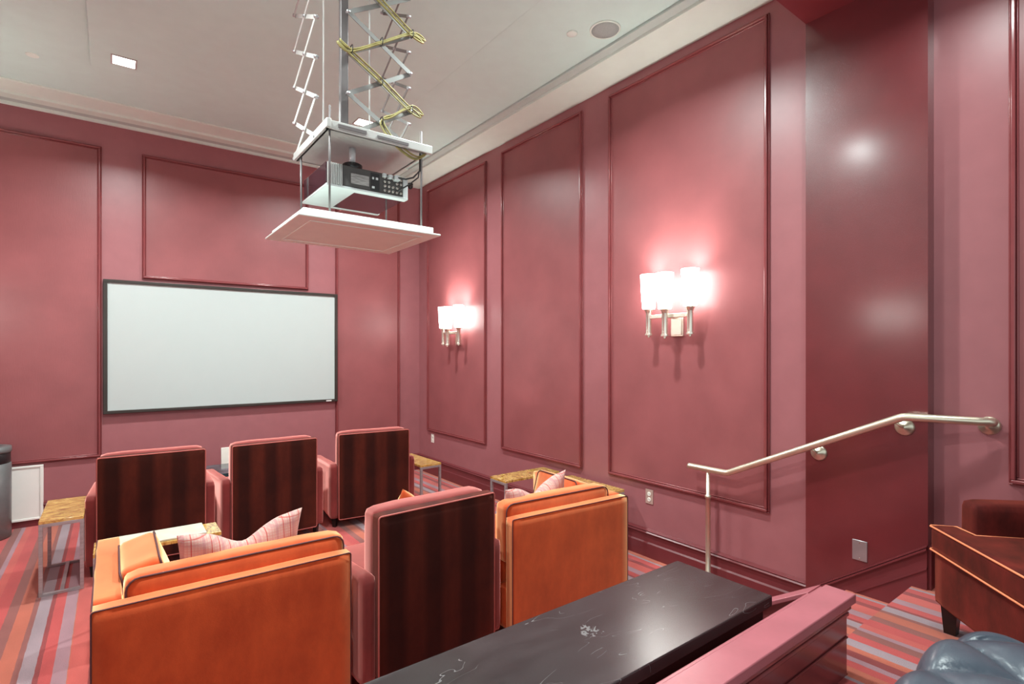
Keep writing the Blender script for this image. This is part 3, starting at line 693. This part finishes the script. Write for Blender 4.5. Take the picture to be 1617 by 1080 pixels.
tag(obj('pale_slab', B(-.035, 3.80, .511, .47, 4.03, .522), 'slab_pale', bevel=.003), 'thin pale slab lying on the gold table in front of the left orange chair', 'pale_slab')  # thin pale slab over most of the gold tabletop
# low marble table under the screen
t = thing('low_table', 'low dark marble-topped table under the screen, glimpsed between chairs', 'table', (.45, 5.88, 0))
obj('tabletop', B(0, 0, .415, 1.0, .52, .45), 'marble_dark', t, bevel=.003)
for x in (.03, .93):
    for y in (.03, .45): obj('leg', B(x, y, 0, x+.04, y+.04, .415), 'black_leg', t)

# waste bin
t = thing('waste_bin', 'grey cylindrical waste bin with a black collar, cut off at the left edge', 'waste bin', (-.905, 6.50, 0))
obj('body', lathe(bmesh.new(), [(.165, .0), (.178, .012), (.178, .66), (.170, .665)], n=40), 'bin_grey', t, smooth=True)
obj('collar', lathe(bmesh.new(), [(.168, .665), (.172, .67), (.172, .755), (.168, .76)], n=40), 'black_plastic', t, smooth=True)
obj('lid', lathe(bmesh.new(), [(.178, .76), (.181, .775), (.178, .81), (.12, .818), (.10, .80), (.02, .80)], n=40), 'bin_grey', t, smooth=True)

# ---------------------------------------------------------------- black console table in front
t = thing('console_table', 'long scuffed black console table behind the second row, against the half wall', 'table', (1.0, 1.224, 0))
obj('tabletop', B(-1.35, -.213, .678, 1.012, .213, .72), 'black_lacquer', t, bevel=.004)
obj('apron', B((-1.32, -.19, .60, .985, -.17, .678), (-1.32, .17, .60, .985, .19, .678), (.965, -.17, .60, .985, .17, .678), (-1.32, -.17, .60, -1.30, .17, .678)), 'black_leg', t)
for x in (-1.32, .925):
    for y in (-.19, .13): obj('leg', B(x, y, 0, x+.06, y+.06, .60), 'black_leg', t, bevel=.002)

# ---------------------------------------------------------------- rust velvet chair on the upper level
t = thing('lounge_chair', 'rust velvet lounge chair with orange piping on the upper level', 'armchair', (2.965, .775, ZU), R(-138.2))
Wc = .86
bm = bmesh.new(); cushion(bm, (Wc/2, .385, .235), (Wc-.012, .74, .23), .015, (0, 0, 0), 8); obj('seat_base', bm, 'velvet_rust', t, smooth=True)
bm = bmesh.new()
prism(bm, [(0, 0), (Wc, 0), (Wc, .112), (Wc-.12, .112), (Wc-.12, .56), (.12, .56), (.12, .112), (0, .112)], 'z', .35, .47)
sc = obj('seat_cushion', bm, 'velvet_rust', t, bevel=.028, seg=5)
for z in (.462, .358):
    obj('piping', tube(bmesh.new(), [(.125, .40, z), (.122, .118, z), (.006, .108, z), (.002, .006, z), (.01, .001, z), (Wc-.01, .001, z), (Wc-.002, .008, z), (Wc-.006, .108, z), (Wc-.122, .118, z)], .0042, 6), 'piping_orange', sc, smooth=True)
for x in (0.06, Wc-.06):
    bm = bmesh.new(); cushion(bm, (x, .42, .375), (.12, .60, .44), .028, (.006, .004, .006), 10, seed=x); obj('armrest', bm, 'velvet_rust', t, smooth=True)
bm = bmesh.new(); cushion(bm, (Wc/2, .64, .50), (Wc-.02, .15, .76), .05, (0, .02, .01), 10); obj('backrest', bm, 'velvet_rust', t, smooth=True)
for x in (.045, Wc-.045):
    for y in (.065, .66):
        obj('leg', lathe(bmesh.new(), [(.030, 0), (.042, .125)], (x, y, 0), 4), 'black_leg', t)

# ---------------------------------------------------------------- tufted ottoman
t = thing('ottoman', 'blue-grey button-tufted leather ottoman at the lower right corner', 'ottoman', (1.72, .125, ZU))
bm = bmesh.new(); hx, hy, r0 = .44, .39, .17; N = 96
def otop(u, v):
    """u, v in [-1,1] over the whole skin: inside .7 is the top, outside rolls down the side"""
    m = max(abs(u), abs(v)); 
    return m
btn = [(i*.25+(.125 if j % 2 else 0), j*.16) for i in range(-3, 4) for j in range(-3, 4)]
btn = [(x, y) for x, y in btn if abs(x) < .36 and abs(y) < .33]
V = {}
for i in range(N+1):
    for j in range(N+1):
        u, v = i/N*2-1, j/N*2-1
        m = max(abs(u), abs(v)); k = 4.0
        # square to rounded square
        q = (abs(u)**k+abs(v)**k)**(1/k) if m > 0 else 1
        s = m/q if m > 0 else 1
        prof = min(1, m/.80)
        ang = max(0, (m-.62)/.38)*PI*.5
        rad = (m/.62*.80 if m < .62 else .80+.20*math.sin(ang))
        zz = .435 if m < .62 else .435-.15*(1-math.cos(ang))
        x = (u/m if m else 0)*rad*s*hx; y = (v/m if m else 0)*rad*s*hy
        # tufts
        qa, qb = x/.25+y/.32, x/.25-y/.32
        puff = (abs(math.sin(PI*qa))*abs(math.sin(PI*qb)))**.4
        zz += (.04*puff-.03)*(1 if m < .86 else max(0, (1-m)/.14))
        # pleats running from the outer buttons down the side
        if m > .62:
            e = min(1, (m-.62)/.2); x *= 1+.04*e*(puff-1); y *= 1+.04*e*(puff-1)
        V[i, j] = bm.verts.new((x, y, zz))
for i in range(N):
    for j in range(N): bm.faces.new((V[i, j], V[i+1, j], V[i+1, j+1], V[i, j+1]))
obj('tufted_top', bm, 'blue_leather', t, smooth=True)
for a, b in btn:
    bm = bmesh.new(); bmesh.ops.create_uvsphere(bm, u_segments=12, v_segments=8, radius=.012, matrix=Matrix.Translation((a, b, .39))@Matrix.Scale(.6, 4, (0, 0, 1)))
    obj('button', bm, 'blue_leather', t, smooth=True)
bm = bmesh.new(); cushion(bm, (0, 0, .165), (2*hx-.02, 2*hy-.02, .23), .10, (.0, .0, 0), 12); obj('side_panel', bm, 'blue_leather', t, smooth=True)
for x in (-.33, .33):
    for y in (-.28, .28): obj('leg', lathe(bmesh.new(), [(.022, 0), (.03, .08)], (x, y, 0), 12), 'black_leg', t, smooth=True)
